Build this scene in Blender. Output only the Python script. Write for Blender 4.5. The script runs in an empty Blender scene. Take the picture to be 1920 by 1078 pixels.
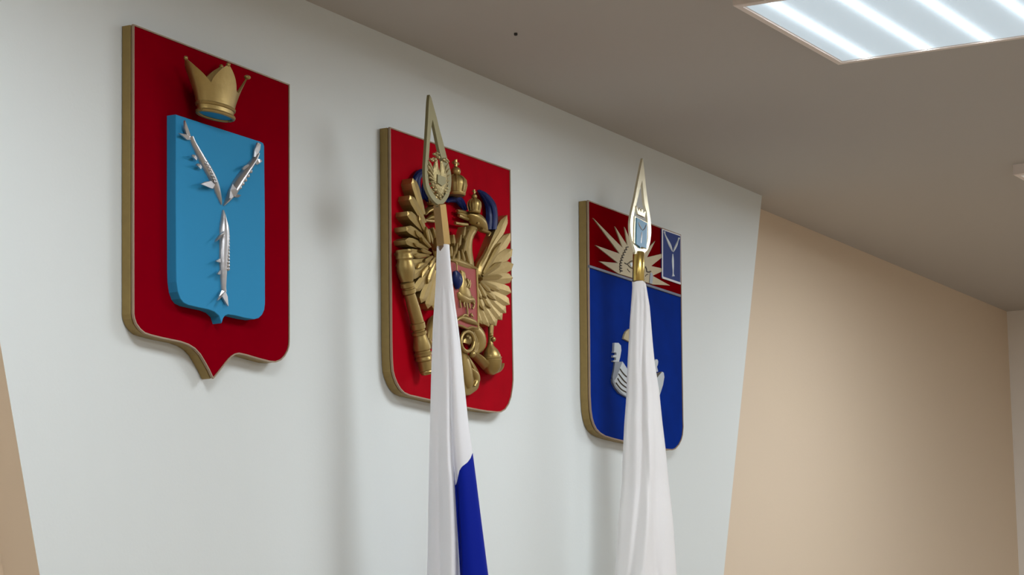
import bpy, bmesh, math, random
import numpy as np
from mathutils import Vector, Matrix
C = bpy.context.scene.collection
SC = bpy.context.scene
random.seed(5)
R = math.radians

# ------------------------------------------------------------------ camera
W_, H_ = 1920, 1078
yaw, pitch, roll, FPX = 0.4946488, 0.1724413, -0.0167068, 5284.56
CAM = Vector((0.0, 0.0, 1.5))
f_ = Vector((math.cos(yaw)*math.cos(pitch), math.sin(yaw)*math.cos(pitch), math.sin(pitch)))
r0 = f_.cross(Vector((0, 0, 1))).normalized(); u0 = r0.cross(f_)
r_ = math.cos(roll)*r0 + math.sin(roll)*u0
u_ = -math.sin(roll)*r0 + math.cos(roll)*u0
cam = bpy.data.cameras.new('camera'); co = bpy.data.objects.new('camera', cam); C.objects.link(co)
M3 = Matrix((r_, u_, -f_)).transposed()
co.matrix_world = Matrix.Translation(CAM) @ M3.to_4x4()
cam.sensor_fit = 'HORIZONTAL'; cam.sensor_width = 36; cam.lens = FPX/W_*36
cam.clip_start = 0.05; cam.clip_end = 60
SC.camera = co

# ------------------------------------------------------------------ light and exposure
SC.view_settings.view_transform = 'Standard'; SC.view_settings.look = 'None'
SC.view_settings.gamma = 1; SC.view_settings.use_curve_mapping = False
SC.view_settings.exposure = 0.0
SC.cycles.use_denoising = True
SC.cycles.max_bounces = 8; SC.cycles.diffuse_bounces = 6
SC.cycles.sample_clamp_indirect = 6
w = bpy.data.worlds.new('world'); SC.world = w; w.use_nodes = True
w.node_tree.nodes['Background'].inputs[0].default_value = (0.8, 0.9, 1, 1)
w.node_tree.nodes['Background'].inputs[1].default_value = 0.0
TUBE = 123.0          # radiance of the tube bands seen through the lamp diffusers

# ------------------------------------------------------------------ pixel <-> place
def at(px, py, Y):
    """the point on the vertical plane y = Y (parallel to the wall) seen at a pixel"""
    d = r_*(px-960) - u_*(py-539) + f_*FPX
    return CAM + d*((Y-CAM.y)/d.y)
def atz(px, py, Z):
    d = r_*(px-960) - u_*(py-539) + f_*FPX
    return CAM + d*((Z-CAM.z)/d.z)
def depth_of(p): return (p-CAM).dot(f_)

# ------------------------------------------------------------------ materials
def lin(c): return tuple(((x/255)/12.92 if x/255 <= 0.04045 else ((x/255+0.055)/1.055)**2.4) for x in c)
def mat(name, rgb, rough=0.6, metal=0.0, bump=0.0, scale=40, var=0.0, spec=0.5, coat=0, sheen=0, stretch=None):
    m = bpy.data.materials.new(name); m.use_nodes = True; nt = m.node_tree
    b = nt.nodes['Principled BSDF']
    b.inputs['Roughness'].default_value = rough; b.inputs['Metallic'].default_value = metal
    b.inputs['Specular IOR Level'].default_value = spec
    b.inputs['Coat Weight'].default_value = coat; b.inputs['Sheen Weight'].default_value = sheen
    b.inputs['Base Color'].default_value = (*rgb, 1)
    if var or bump:
        tc = nt.nodes.new('ShaderNodeTexCoord'); mp = nt.nodes.new('ShaderNodeMapping')
        nt.links.new(tc.outputs['Object'], mp.inputs[0])
        if stretch: mp.inputs['Scale'].default_value = stretch
        n = nt.nodes.new('ShaderNodeTexNoise'); n.inputs['Scale'].default_value = scale
        n.inputs['Detail'].default_value = 5
        nt.links.new(mp.outputs[0], n.inputs['Vector'])
        if var:
            mx = nt.nodes.new('ShaderNodeMix'); mx.data_type = 'RGBA'
            mx.inputs['A'].default_value = (*[min(1, c*(1+var)) for c in rgb], 1)
            mx.inputs['B'].default_value = (*[c*(1-var) for c in rgb], 1)
            nt.links.new(n.outputs['Fac'], mx.inputs['Factor'])
            nt.links.new(mx.outputs['Result'], b.inputs['Base Color'])
        if bump:
            bp = nt.nodes.new('ShaderNodeBump'); bp.inputs['Strength'].default_value = bump
            bp.inputs['Distance'].default_value = 0.002
            nt.links.new(n.outputs['Fac'], bp.inputs['Height']); nt.links.new(bp.outputs[0], b.inputs['Normal'])
    return m
M = {}
M['panel_edge'] = mat('peach_edge_light_painted_in', lin((232, 218, 198)), 0.8)  # wall peach made lighter, standing in for light on the panel's side face
M['panel'] = mat('painted_white_panel', lin((221, 226, 224)), 0.75, bump=0.1, scale=150)
M['beige'] = mat('peach_wall_paint', lin((222, 203, 178)), 0.8, bump=0.15, scale=120)
M['endwall'] = mat('pale_wall_paint', lin((236, 232, 226)), 0.8, bump=0.15, scale=120)
M['ceil'] = mat('ceiling_paint', lin((182, 178, 172)), 0.85, bump=0.1, scale=100)
M['floor'] = mat('floor_laminate', (0.42, 0.325, 0.235), 0.5, bump=0.1, scale=8, var=0.2, stretch=(1, 8, 1))
M['gold'] = mat('gold_paint', (0.36, 0.25, 0.085), 0.40, 0.75, bump=0.25, scale=70, var=0.12)
M['gold_edge'] = mat('gold_edge_paint', (0.29, 0.20, 0.065), 0.5, 0.35, bump=0.1, scale=60, var=0.15)
M['rim'] = mat('pale_gold_rim', (0.33, 0.23, 0.15), 0.5, 0.2)
M['groove'] = mat('dark_bronze_groove', (0.04, 0.03, 0.015), 0.7)
M['red1'] = mat('crimson_field', lin((134, 0, 20)), 0.8, bump=0.15, scale=14, var=0.08, spec=0.0)
M['red2'] = mat('scarlet_field', lin((158, 0, 20)), 0.7, bump=0.3, scale=18, var=0.2, spec=0.03)
M['red3'] = mat('dark_red_field', lin((112, 0, 8)), 0.8, bump=0.15, scale=14, var=0.1, spec=0.0)
M['cyan'] = mat('sky_blue_paint', lin((50, 142, 190)), 0.75, bump=0.05, scale=30, spec=0.12)
M['blue3'] = mat('ultramarine_paint', lin((0, 40, 128)), 0.7, bump=0.3, scale=16, var=0.25, spec=0.03)
M['bluecanton'] = mat('canton_blue_paint', lin((24, 48, 116)), 0.5, spec=0.12)
M['navy'] = mat('navy_ribbon_paint', lin((4, 22, 74)), 0.35, spec=0.18, bump=0.4, scale=60, var=0.3, stretch=(3, 3, 1))
M['silver'] = mat('silver_paint', (0.50, 0.49, 0.49), 0.32, 0.85, bump=0.25, scale=90)
M['silverflat'] = mat('silver_grey_paint', lin((190, 196, 198)), 0.45, 0.2)
M['greyflat'] = mat('grey_paint', lin((128, 134, 142)), 0.45, 0.3)
M['sun'] = mat('pale_gold_paint', lin((172, 156, 120)), 0.5, 0.15, var=0.06, scale=30)
M['moulding'] = mat('grey_moulding', lin((96, 98, 112)), 0.5, 0.2)
M['dark'] = mat('dark_line_paint', lin((62, 50, 30)), 0.6)
M['white_line'] = mat('white_border_paint', lin((225, 225, 228)), 0.4)
M['pink'] = mat('pink_red_paint', lin((150, 62, 56)), 0.6, bump=0.2, scale=60, var=0.12)
M['brass'] = mat('polished_brass', (0.62, 0.44, 0.13), 0.28, 1.0)
M['brass_pale'] = mat('pale_brass_plate', (0.74, 0.67, 0.48), 0.33, 0.75)
M['enamel'] = mat('teal_enamel', lin((62, 124, 158)), 0.4)
M['brass_eagle'] = mat('cast_brass_relief', (0.34, 0.27, 0.12), 0.4, 0.7, bump=0.8, scale=300)
M['brass_dull'] = mat('dull_brass_plate', (0.22, 0.19, 0.085), 0.5, 0.35)
M['ferrule'] = mat('satin_brass', (0.58, 0.38, 0.15), 0.32, 0.9)
M['pole'] = mat('dark_varnished_pole', (0.20, 0.12, 0.07), 0.35)
M['cloth'] = mat('white_flag_satin', lin((252, 252, 254)), 0.55, sheen=0.5, bump=0.1, scale=300)
M['cloth_warm'] = mat('warm_white_flag_satin', lin((252, 250, 249)), 0.5, sheen=0.5, bump=0.1, scale=300)
M['cloth_blue'] = mat('blue_flag_satin', lin((2, 32, 158)), 0.6, spec=0.12, bump=0.1, scale=300)
M['lamp_white'] = mat('lamp_housing_enamel', lin((232, 222, 214)), 0.5)
M['black'] = mat('black_plastic', (0.02, 0.02, 0.02), 0.5)
M['rubber'] = mat('cast_base_enamel', (0.05, 0.045, 0.04), 0.4)

def translucent(m, rgb, k):
    nt = m.node_tree; out = nt.nodes['Material Output']; b = nt.nodes['Principled BSDF']
    t = nt.nodes.new('ShaderNodeBsdfTranslucent'); t.inputs['Color'].default_value = (*rgb, 1)
    x = nt.nodes.new('ShaderNodeMixShader'); x.inputs[0].default_value = k
    nt.links.new(b.outputs[0], x.inputs[1]); nt.links.new(t.outputs[0], x.inputs[2]); nt.links.new(x.outputs[0], out.inputs[0])
translucent(M['cloth'], (0.97, 0.97, 0.98), 0.25); translucent(M['cloth_warm'], (0.97, 0.96, 0.95), 0.25)
translucent(M['cloth_blue'], lin((2, 32, 158)), 0.25)
def emit(name, rgb, s, ribs=False):
    m = bpy.data.materials.new(name); m.use_nodes = True; nt = m.node_tree
    b = nt.nodes['Principled BSDF']; b.inputs['Base Color'].default_value = (0.5, 0.55, 0.6, 1)
    b.inputs['Roughness'].default_value = 0.6
    b.inputs['Emission Color'].default_value = (*rgb, 1); b.inputs['Emission Strength'].default_value = s
    if ribs:   # prismatic ribs moulded across the diffuser
        tc = nt.nodes.new('ShaderNodeTexCoord'); wv = nt.nodes.new('ShaderNodeTexWave')
        wv.wave_type = 'BANDS'; wv.bands_direction = 'X'; wv.inputs['Scale'].default_value = 38
        nt.links.new(tc.outputs['Object'], wv.inputs['Vector'])
        mp = nt.nodes.new('ShaderNodeMapRange'); mp.inputs['To Min'].default_value = s*0.92; mp.inputs['To Max'].default_value = s*1.08
        nt.links.new(wv.outputs['Fac'], mp.inputs['Value'])
        # the pane scatters some light beside each tube (tubes are 0.145 m apart)
        def mth(op, a, bb=None):
            n = nt.nodes.new('ShaderNodeMath'); n.operation = op
            for i, v in enumerate((a, bb)):
                if v is None: continue
                if isinstance(v, (int, float)): n.inputs[i].default_value = v
                else: nt.links.new(v, n.inputs[i])
            return n.outputs[0]
        sx = nt.nodes.new('ShaderNodeSeparateXYZ'); nt.links.new(tc.outputs['Object'], sx.inputs[0])
        u = mth('FRACT', mth('DIVIDE', mth('ADD', sx.outputs['Y'], -2.050+1.45), 0.145))
        dst = mth('SUBTRACT', mth('MULTIPLY', mth('ABSOLUTE', mth('SUBTRACT', u, 0.5)), 0.145), 0.012)
        gl = mth('MULTIPLY', mth('POWER', 2.718, mth('DIVIDE', dst, -0.0085)), 0.85)
        wg = mth('ADD', mth('MULTIPLY', wv.outputs['Fac'], 0.6), 0.7)
        nt.links.new(mth('ADD', mp.outputs[0], mth('MULTIPLY', gl, wg)), b.inputs['Emission Strength'])
    return m
M['tube'] = emit('lit_tube_band', (0.91, 0.97, 1.03), TUBE)
M['pane'] = emit('lit_diffuser', (0.70, 0.88, 1.0), 0.50, True); M['glow'] = M['pane']

# ------------------------------------------------------------------ object helpers
def obj(name, bm, m, parent=None, smooth=False, recalc=True):
    if recalc: bmesh.ops.recalc_face_normals(bm, faces=bm.faces)
    me = bpy.data.meshes.new(name); bm.to_mesh(me); bm.free()
    for x in (m if isinstance(m, (list, tuple)) else [m]): me.materials.append(x)
    if smooth:
        me.polygons.foreach_set('use_smooth', [True]*len(me.polygons))
        try: me.set_sharp_from_angle(angle=R(42))
        except Exception: pass
    o = bpy.data.objects.new(name, me); C.objects.link(o)
    if parent is not None:
        o.parent = parent; o.matrix_parent_inverse = root_inv(parent)
    return o
def root_inv(p):
    m = Matrix.Identity(4); q = p
    chain = []
    while q is not None:
        chain.append(q); q = q.parent
    for q in reversed(chain): m = m @ (q.matrix_parent_inverse @ q.matrix_basis)
    return m.inverted()
def thing(name, label, cat, loc=(0, 0, 0), group=None):
    o = bpy.data.objects.new(name, None); C.objects.link(o); o.location = loc
    o.empty_display_size = 0.05
    o['label'] = label; o['category'] = cat
    if group: o['group'] = group
    return o
def struct(name, bm, m):
    o = obj(name, bm, m); o['kind'] = 'structure'; return o
def box(bm, a, b):
    x0, y0, z0 = a; x1, y1, z1 = b
    v = [bm.verts.new(p) for p in ((x0,y0,z0),(x1,y0,z0),(x1,y1,z0),(x0,y1,z0),(x0,y0,z1),(x1,y0,z1),(x1,y1,z1),(x0,y1,z1))]
    for q in ((0,1,2,3),(4,5,6,7),(0,1,5,4),(1,2,6,5),(2,3,7,6),(3,0,4,7)): bm.faces.new([v[i] for i in q])
def prism(bm, pts, yf, yb, bev=0.0):
    """closed outline [(x,z)] standing on plane y=yb and reaching forward to y=yf; bev rounds the front edge"""
    n = len(pts)
    rings = []
    def ring(off, y):
        pp = offset(pts, off) if off else pts
        rings.append([bm.verts.new((x, y, z)) for x, z in pp])
    ring(0, yb)
    if bev:
        ring(0, yf+bev); ring(-bev*0.35, yf+bev*0.3); ring(-bev, yf)
    else: ring(0, yf)
    for a, b in zip(rings, rings[1:]):
        for i in range(n): bm.faces.new((a[i], a[(i+1) % n], b[(i+1) % n], b[i]))
    bm.faces.new(rings[-1]); bm.faces.new(rings[0])
def area2(pts): return sum(pts[i][0]*pts[(i+1) % len(pts)][1]-pts[(i+1) % len(pts)][0]*pts[i][1] for i in range(len(pts)))
def offset(pts, d):
    """offset a closed outline outward by d (inward when negative)"""
    s = 1 if area2(pts) > 0 else -1
    out = []; n = len(pts)
    for i in range(n):
        p0, p, p1 = Vector(pts[i-1]), Vector(pts[i]), Vector(pts[(i+1) % n])
        a = (p-p0); b = (p1-p)
        if a.length < 1e-9 or b.length < 1e-9: out.append(tuple(p)); continue
        a.normalize(); b.normalize()
        na = Vector((a.y, -a.x))*s; nb = Vector((b.y, -b.x))*s
        m = na+nb
        if m.length < 1e-4: out.append(tuple(p)); continue
        m.normalize(); k = 1/max(0.45, m.dot(na))
        q = p+m*d*k; out.append((q.x, q.y))
    return out
def smooth_closed(pts, n=4, keep=()):
    """Catmull-Rom through a closed outline; indices in keep stay sharp corners"""
    out = []; N = len(pts)
    for i in range(N):
        p0, p1, p2, p3 = pts[i-1], pts[i], pts[(i+1) % N], pts[(i+2) % N]
        if i in keep: p0 = p1
        if (i+1) % N in keep: p3 = p2
        for k in range(n):
            t = k/n
            out.append(tuple(0.5*((2*p1[j])+(-p0[j]+p2[j])*t+(2*p0[j]-5*p1[j]+4*p2[j]-p3[j])*t*t+(-p0[j]+3*p1[j]-3*p2[j]+p3[j])*t**3) for j in (0, 1)))
    return out
def spline(pts, n=5):
    pts = [tuple(p) for p in pts]; out = []; N = len(pts)
    for i in range(N-1):
        p0 = pts[max(0, i-1)]; p1 = pts[i]; p2 = pts[i+1]; p3 = pts[min(N-1, i+2)]
        for k in range(n):
            t = k/n
            out.append(tuple(0.5*((2*p1[j])+(-p0[j]+p2[j])*t+(2*p0[j]-5*p1[j]+4*p2[j]-p3[j])*t*t+(-p0[j]+3*p1[j]-3*p2[j]+p3[j])*t**3) for j in range(len(p1))))
    out.append(pts[-1]); return out
def XZ(pxs, Y):
    o = []
    for x, y in pxs:
        p = at(x, y, Y); o.append((p.x, p.z))
    return o
def plate(bm, pxs, yf, yb, bev=0.0, sm=0, keep=()):
    pts = XZ(pxs, yf)
    if sm: pts = smooth_closed(pts, sm, keep)
    prism(bm, pts, yf, yb, bev)
def sweep(bm, pts, rad, seg=12, flat=1.0, cap=True):
    """round bar through 3D points with a radius at each"""
    pts = [Vector(p) for p in pts]; rings = []
    prev = None
    for i, p in enumerate(pts):
        t = (pts[min(i+1, len(pts)-1)]-pts[max(i-1, 0)])
        if t.length < 1e-9: t = Vector((0, 0, 1))
        t.normalize()
        ref = Vector((0, -1, 0))
        if abs(t.dot(ref)) > 0.95: ref = Vector((0, 0, 1))
        a = t.cross(ref).normalized(); b = a.cross(t).normalized()
        if prev is not None and a.dot(prev) < 0: a = -a; b = -b
        prev = a
        rings.append([bm.verts.new(p+(a*math.cos(2*math.pi*k/seg)+b*flat*math.sin(2*math.pi*k/seg))*rad[i]) for k in range(seg)])
    for A, B in zip(rings, rings[1:]):
        for k in range(seg): bm.faces.new((A[k], A[(k+1) % seg], B[(k+1) % seg], B[k]))
    if cap: bm.faces.new(rings[0]); bm.faces.new(rings[-1])
def lathe(bm, p0, p1, prof, seg=24):
    """turned shape: prof = [(t along p0->p1, radius)]"""
    p0 = Vector(p0); p1 = Vector(p1); ax = (p1-p0); t = ax.normalized()
    ref = Vector((0, -1, 0)) if abs(t.y) < 0.9 else Vector((1, 0, 0))
    a = t.cross(ref).normalized(); b = a.cross(t).normalized(); rings = []
    for s, r in prof:
        c = p0+ax*s
        rings.append([bm.verts.new(c+(a*math.cos(2*math.pi*k/seg)+b*math.sin(2*math.pi*k/seg))*max(r, 1e-4)) for k in range(seg)])
    for A, B in zip(rings, rings[1:]):
        for k in range(seg): bm.faces.new((A[k], A[(k+1) % seg], B[(k+1) % seg], B[k]))
    bm.faces.new(rings[0]); bm.faces.new(rings[-1])
def ball(bm, c, r, sx=1, sy=1, sz=1):
    bmesh.ops.create_uvsphere(bm, u_segments=14, v_segments=9, radius=1, matrix=Matrix.Translation(c) @ Matrix.Diagonal((r*sx, r*sy, r*sz, 1)))
def relief(bm, sp, Y, h, n=4, cut=8):
    """carved body lying on plane Y: sp = [(px, py, half width px)], h = how far it stands out"""
    sp = spline(sp, n); mw = max(s[2] for s in sp); rows = []
    for i, (x, y, hw) in enumerate(sp):
        x0, y0, _ = sp[max(0, i-1)]; x1, y1, _ = sp[min(len(sp)-1, i+1)]
        d = math.hypot(x1-x0, y1-y0) or 1; nx, ny = -(y1-y0)/d, (x1-x0)/d
        hw = max(hw, 0.25)
        a = at(x-nx*hw, y-ny*hw, Y); b = at(x+nx*hw, y+ny*hw, Y); hh = h*math.sqrt(hw/mw)
        row = []
        for k in range(cut+1):
            s = -math.cos(math.pi*k/cut)
            p = a.lerp(b, (s+1)/2); p.y -= hh*math.sqrt(max(0, 1-s*s)); row.append(bm.verts.new(p))
        rows.append(row)
    for A, B in zip(rows, rows[1:]):
        for k in range(cut): bm.faces.new((A[k], A[k+1], B[k+1], B[k]))
        bm.faces.new((A[0], B[0], B[-1], A[-1]))
    bm.faces.new(rows[0]); bm.faces.new(rows[-1])
def feather(bm, root, tip, wd, yt, yb, ridge=0.0025, blunt=0.12):
    """pointed carved feather, root and tip in pixels on the plane yt; it stands on yb"""
    rx, ry = root; tx, ty = tip; L = math.hypot(tx-rx, ty-ry); dx, dy = (tx-rx)/L, (ty-ry)/L; nx, ny = -dy, dx
    prof = [(0, 0.55), (0.35, 0.85), (0.72, 1.0), (1-blunt, 0.85), (1.0, 0.0)]
    Lp, Rp, Cp = [], [], []
    for t, k in prof:
        x, y = rx+dx*L*t, ry+dy*L*t
        Lp.append(at(x-nx*wd*k, y-ny*wd*k, yt)); Rp.append(at(x+nx*wd*k, y+ny*wd*k, yt)); Cp.append(at(x, y, yt-ridge))
    def V(p, y=None): return bm.verts.new((p.x, p.y if y is None else y, p.z))
    LT = [V(p) for p in Lp[:-1]]; RT = [V(p) for p in Rp[:-1]]; CT = [V(p) for p in Cp[:-1]]
    T = V(Lp[-1])
    LB = [V(p, yb) for p in Lp[:-1]]; RB = [V(p, yb) for p in Rp[:-1]]; TB = V(Lp[-1], yb)
    for i in range(len(LT)-1):
        bm.faces.new((LT[i], CT[i], CT[i+1], LT[i+1])); bm.faces.new((CT[i], RT[i], RT[i+1], CT[i+1]))
        bm.faces.new((LB[i], LT[i], LT[i+1], LB[i+1])); bm.faces.new((RT[i], RB[i], RB[i+1], RT[i+1]))
    bm.faces.new((LT[-1], CT[-1], T)); bm.faces.new((CT[-1], RT[-1], T))
    bm.faces.new((LB[-1], LT[-1], T, TB)); bm.faces.new((RT[-1], RB[-1], TB, T))
    bm.faces.new((LB[0], RB[0], RT[0], CT[0], LT[0]))
def line(bm, pxs, Y, r, n=5, seg=6):
    pts = [at(x, y, Y) for x, y in (spline(pxs, n) if len(pxs) > 2 else pxs)]
    sweep(bm, pts, [r]*len(pts), seg)
B = bmesh.new

# ------------------------------------------------------------------ the room
CZ = 3.15; YP = 3.155; YB = 3.235; XE = 9.80; X0 = -3.2; Y0 = -2.6
bm = B(); box(bm, (X0-0.1, Y0-0.1, -0.1), (XE+0.1, YB+0.1, 0)); struct('floor', bm, M['floor'])
bm = B(); box(bm, (X0-0.1, Y0-0.1, CZ), (XE+0.1, YB+0.1, CZ+0.1)); struct('ceiling', bm, M['ceil'])
bm = B(); box(bm, (X0-0.1, YB, 0), (XE+0.1, YB+0.1, CZ)); struct('wall_back', bm, M['beige'])
bm = B(); box(bm, (XE, Y0, 0), (XE+0.1, YB, CZ)); struct('wall_right', bm, M['endwall'])
bm = B(); box(bm, (X0-0.1, Y0, 0), (X0, YB, CZ)); struct('wall_left', bm, M['endwall'])
bm = B(); box(bm, (X0-0.1, Y0-0.1, 0), (XE+0.1, Y0, CZ)); struct('wall_front', bm, M['endwall'])
# raised white wall panel with sides that lean inwards going down; its edges take the wall peach with extra light painted in
def xl(z): return 4.049-(z-1.873)*0.2990
def xr(z): return 7.035+(z-2.036)*0.3124
bm = B()
pz = [(xl(0), 0), (xr(0), 0), (xr(CZ), CZ), (xl(CZ), CZ)]
fv = [bm.verts.new((x, YP, z)) for x, z in pz]; bv = [bm.verts.new((x, YB, z)) for x, z in pz]
bm.faces.new(fv); bm.faces.new(bv)
for i in range(4):
    f = bm.faces.new((fv[i], fv[(i+1) % 4], bv[(i+1) % 4], bv[i])); f.material_index = 1
struct('trim_1', bm, [M['panel'], M['panel_edge']])

# ------------------------------------------------------------------ ceiling lamps
LT = 0.030
def make_lamp(label, x, y, group='square ceiling lamps'):
    t = thing('ceiling_lamp', label, 'lamp', (x, y, CZ), group)
    z = CZ-LT; a = 0.298; b = 0.279
    bm = B()      # housing: four sides, lip round the diffuser, closed top
    def q(r, zz): return [bm.verts.new((x+sx*r, y+sy*r, zz)) for sx, sy in ((-1,-1),(1,-1),(1,1),(-1,1))]
    rs = [q(a, CZ), q(a, z+0.002), q(a-0.002, z), q(b+0.003, z), q(b, z+0.004)]
    for A, Bq in zip(rs, rs[1:]):
        for i in range(4): bm.faces.new((A[i], A[(i+1) % 4], Bq[(i+1) % 4], Bq[i]))
    bm.faces.new(rs[0])
    obj('housing', bm, M['lamp_white'], t)
    bm = B()      # diffuser: ribbed pane; the light of four tubes shows through it as bright bands
    zz = z+0.003
    ys = [-b]
    idx = []
    cs = [-0.2175, -0.0725, 0.0725, 0.2175]
    for c in cs:
        ys += [c-0.022, c-0.0115, c+0.0115, c+0.022]; idx += [0, 1, 2, 1]
    ys.append(b); idx.append(0)
    xs = [-b, -b+0.012, -b+0.020, b-0.020, b-0.012, b]
    g = [[bm.verts.new((x+xx, y+yy, zz)) for xx in xs] for yy in ys]
    for i in range(len(ys)-1):
        for j in range(5):
            f = bm.faces.new((g[i][j], g[i+1][j], g[i+1][j+1], g[i][j+1]))
            k = idx[i]
            if k and j in (0, 4): k = 0
            if k == 2 and j in (1, 3): k = 1
            f.material_index = k
            if f.normal.z > 0: f.normal_flip()
    bmesh.ops.recalc_face_normals(bm, faces=bm.faces)
    bm.normal_update()
    for f in bm.faces:
        if f.normal.z > 0: f.normal_flip()
    obj('diffuser', bm, [M['pane'], M['glow'], M['tube']], t, recalc=False)
    return t
LX1, LY = 5.668, 2.050
LX2, LY2 = 7.672, 2.099
def copy_tree(o, d, parent=None):
    c = o.copy(); C.objects.link(c)
    if parent is None: c.location = Vector(o.location)+Vector(d)
    else:
        c.parent = parent; c.matrix_parent_inverse = o.matrix_parent_inverse.copy()
    for ch in [k for k in C.objects if k.parent == o]: copy_tree(ch, d, c)
    return c
lamp = make_lamp('large square ceiling lamp with four glowing tubes at the top right', LX1, LY, group=None)
l2 = copy_tree(lamp, (LX2-LX1, LY2-LY, 0)); l2['label'] = 'distant square ceiling lamp cut off by the right edge of the photo'
P = LX2-LX1
for dy in (0, -2.7):  # unseen lamps; second row shifted sideways to brighten the end wall
    for k in (-3, -2, -1, 0, 1):
        if dy == 0 and k in (0, 1): continue
        l = copy_tree(lamp, (k*P+(P/2 if dy else 0), dy, 0)); l['label'] = 'lit square four-tube ceiling lamp further back in the room, outside the photo'
        l['group'] = 'ceiling lamps outside the photo'
p = atz(967, 62, CZ)
bm = B(); lathe(bm, (p.x, p.y, CZ), (p.x, p.y, CZ-0.006), [(0, 0.004), (0.8, 0.004), (1, 0.0025)], 12)
o = obj('ceiling_screw', bm, M['black']); o['label'] = 'tiny black screw head in the bare grey ceiling'; o['category'] = 'screw'

# ------------------------------------------------------------------ shields
YS = 3.126          # plane of the front rims
YF = 3.128          # plane of the painted fields
def shield_base(name, label, outline, field_mat, cat='coat of arms'):
    pts = XZ(outline, YS)
    cx = sum(p[0] for p in pts)/len(pts)
    t = thing(name, label, cat, (cx, YP, min(p[1] for p in pts)))
    bm = B(); prism(bm, offset(pts, -0.0005), YS+0.007, YP-0.002, 0.0015); obj('back_board', bm, M['gold_edge'], t)
    bm = B(); prism(bm, offset(pts, -0.0035), YS+0.0045, YS+0.0075); obj('groove', bm, M['groove'], t)
    bm = B()
    inn = offset(pts, -0.0028); n = len(pts)
    ov = [[bm.verts.new((x, y, z)) for x, z in pp] for pp, y in ((inn, YS+0.0048), (pts, YS+0.0048), (pts, YS), (inn, YS))]
    for k in range(4):
        A, Bq = ov[k], ov[(k+1) % 4]
        for i in range(n): bm.faces.new((A[i], A[(i+1) % n], Bq[(i+1) % n], Bq[i]))
    obj('rim', bm, M['rim'], t)
    bm = B(); prism(bm, offset(pts, -0.0026), YF, YS+0.0046)
    fld = obj('field', bm, field_mat, t)
    return t, pts
# -- 1: crimson shield with crown and three fish
S1 = [(250.5,45),(543.5,158),(543.8,400),(543.6,635),(543,648),(540.3,657.9),(534.7,667.9),(526.9,675.7),(517.5,679.6),(506,678.6),(485.7,673.5),
      (462.4,666.5),(449,663.6),(441.2,665.2),(434.5,669.6),(429,675),(420,686),(411.2,697.3),(401,710),
      (398.8,707.6),(392.1,693.5),(384.7,680.2),(375.8,665.3),(365.4,654.2),(353.5,646.8),(338.7,641.6),(323.9,638.6),(303,634.2),(282.3,629),
      (271.9,625.3),(263,617.9),(255.6,607.5),(251.9,597.1),(250.4,588),(250.2,400)]
sh1, _ = shield_base('heraldic_shield', 'large crimson shield with a gold crown and three silver fish on sky blue', S1, M['red1'])
YI = YF-0.0215
IN = [(330,214.5),(488,265.3),(493.6,268),(495.5,274),(497,400),(497.2,570),(495.8,581),(491.8,590),(485.5,596.3),(477,598.6),(461,596.2),(440.3,591.3),(428,589.6),(422,592),(418.5,597),(415.8,606),
      (411.4,592.6),(402.5,584.5),(390.6,580),(372.8,576.3),(353.5,571.9),(344.6,567.4),(338.7,560),(334,547),(331.2,528),(330.5,507),(330,400)]
bm = B(); plate(bm, IN, YI, YF+0.001, 0.0012)
inner = obj('inner_shield', bm, M['cyan'], sh1)
def fish(body, h, tails, fins, scutes, parent, Y=YI):
    bm = B(); relief(bm, body, Y+0.0005, h, 4, 10)
    for x, y in scutes: ball(bm, at(x, y, Y-h*0.72), 0.0042, 1.2, 0.8, 1)
    fo = obj('fish', bm, M['silver'], parent, True)
    def fin(name, pts, hh, curl):
        bm = B(); n = len(pts); a = []; b = []
        for i, (x, y) in enumerate(pts):
            p = at(x, y, Y-0.003-curl[i]); a.append(p)
        top = [bm.verts.new(p) for p in a]; bot = [bm.verts.new(p+Vector((0, 0.0035, 0))) for p in a]
        bm.faces.new(top); bm.faces.new(bot)
        for i in range(n): bm.faces.new((top[i], top[(i+1) % n], bot[(i+1) % n], bot[i]))
        obj(name, bm, M['silver'], fo)
    for pts, c in tails: fin('tail_lobe', pts, 0.004, c)
    for pts, c in fins: fin('fin', pts, 0.004, c)
# upper left fish
fish([(413.5,384,0.6),(408.5,368,3),(402,348,5),(393,328,6),(381.5,307.6,6),(369.5,285.3,4.6),(361,268.6,3.5),(356,256,3)], 0.011,
     [([(354,262),(358,256),(355.5,247),(347.3,225.5),(346,240),(350,252)], [0.002,0.002,0.004,0.012,0.006,0.003]),
      ([(358,262),(355,255),(347,251),(336,249.5),(343,255),(351,262)], [0.003,0.004,0.005,0.01,0.006,0.002])],
     [([(370,296),(367,291),(362,289.5),(360,292),(363,295),(369,301)], [0.004,0.006,0.012,0.012,0.008,0.004]),
      ([(379,313),(376,308),(371,306.5),(369,309.5),(372,312),(377,317)], [0.004,0.006,0.012,0.012,0.008,0.004]),
      ([(403,346),(396,339),(384,341),(377,345),(386,348.5),(399,354)], [0.004,0.008,0.014,0.016,0.012,0.004])],
     [(386,306),(389.5,311.5),(393,317.5),(396,323),(398,329),(401,335),(403.5,341)], inner)
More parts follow.
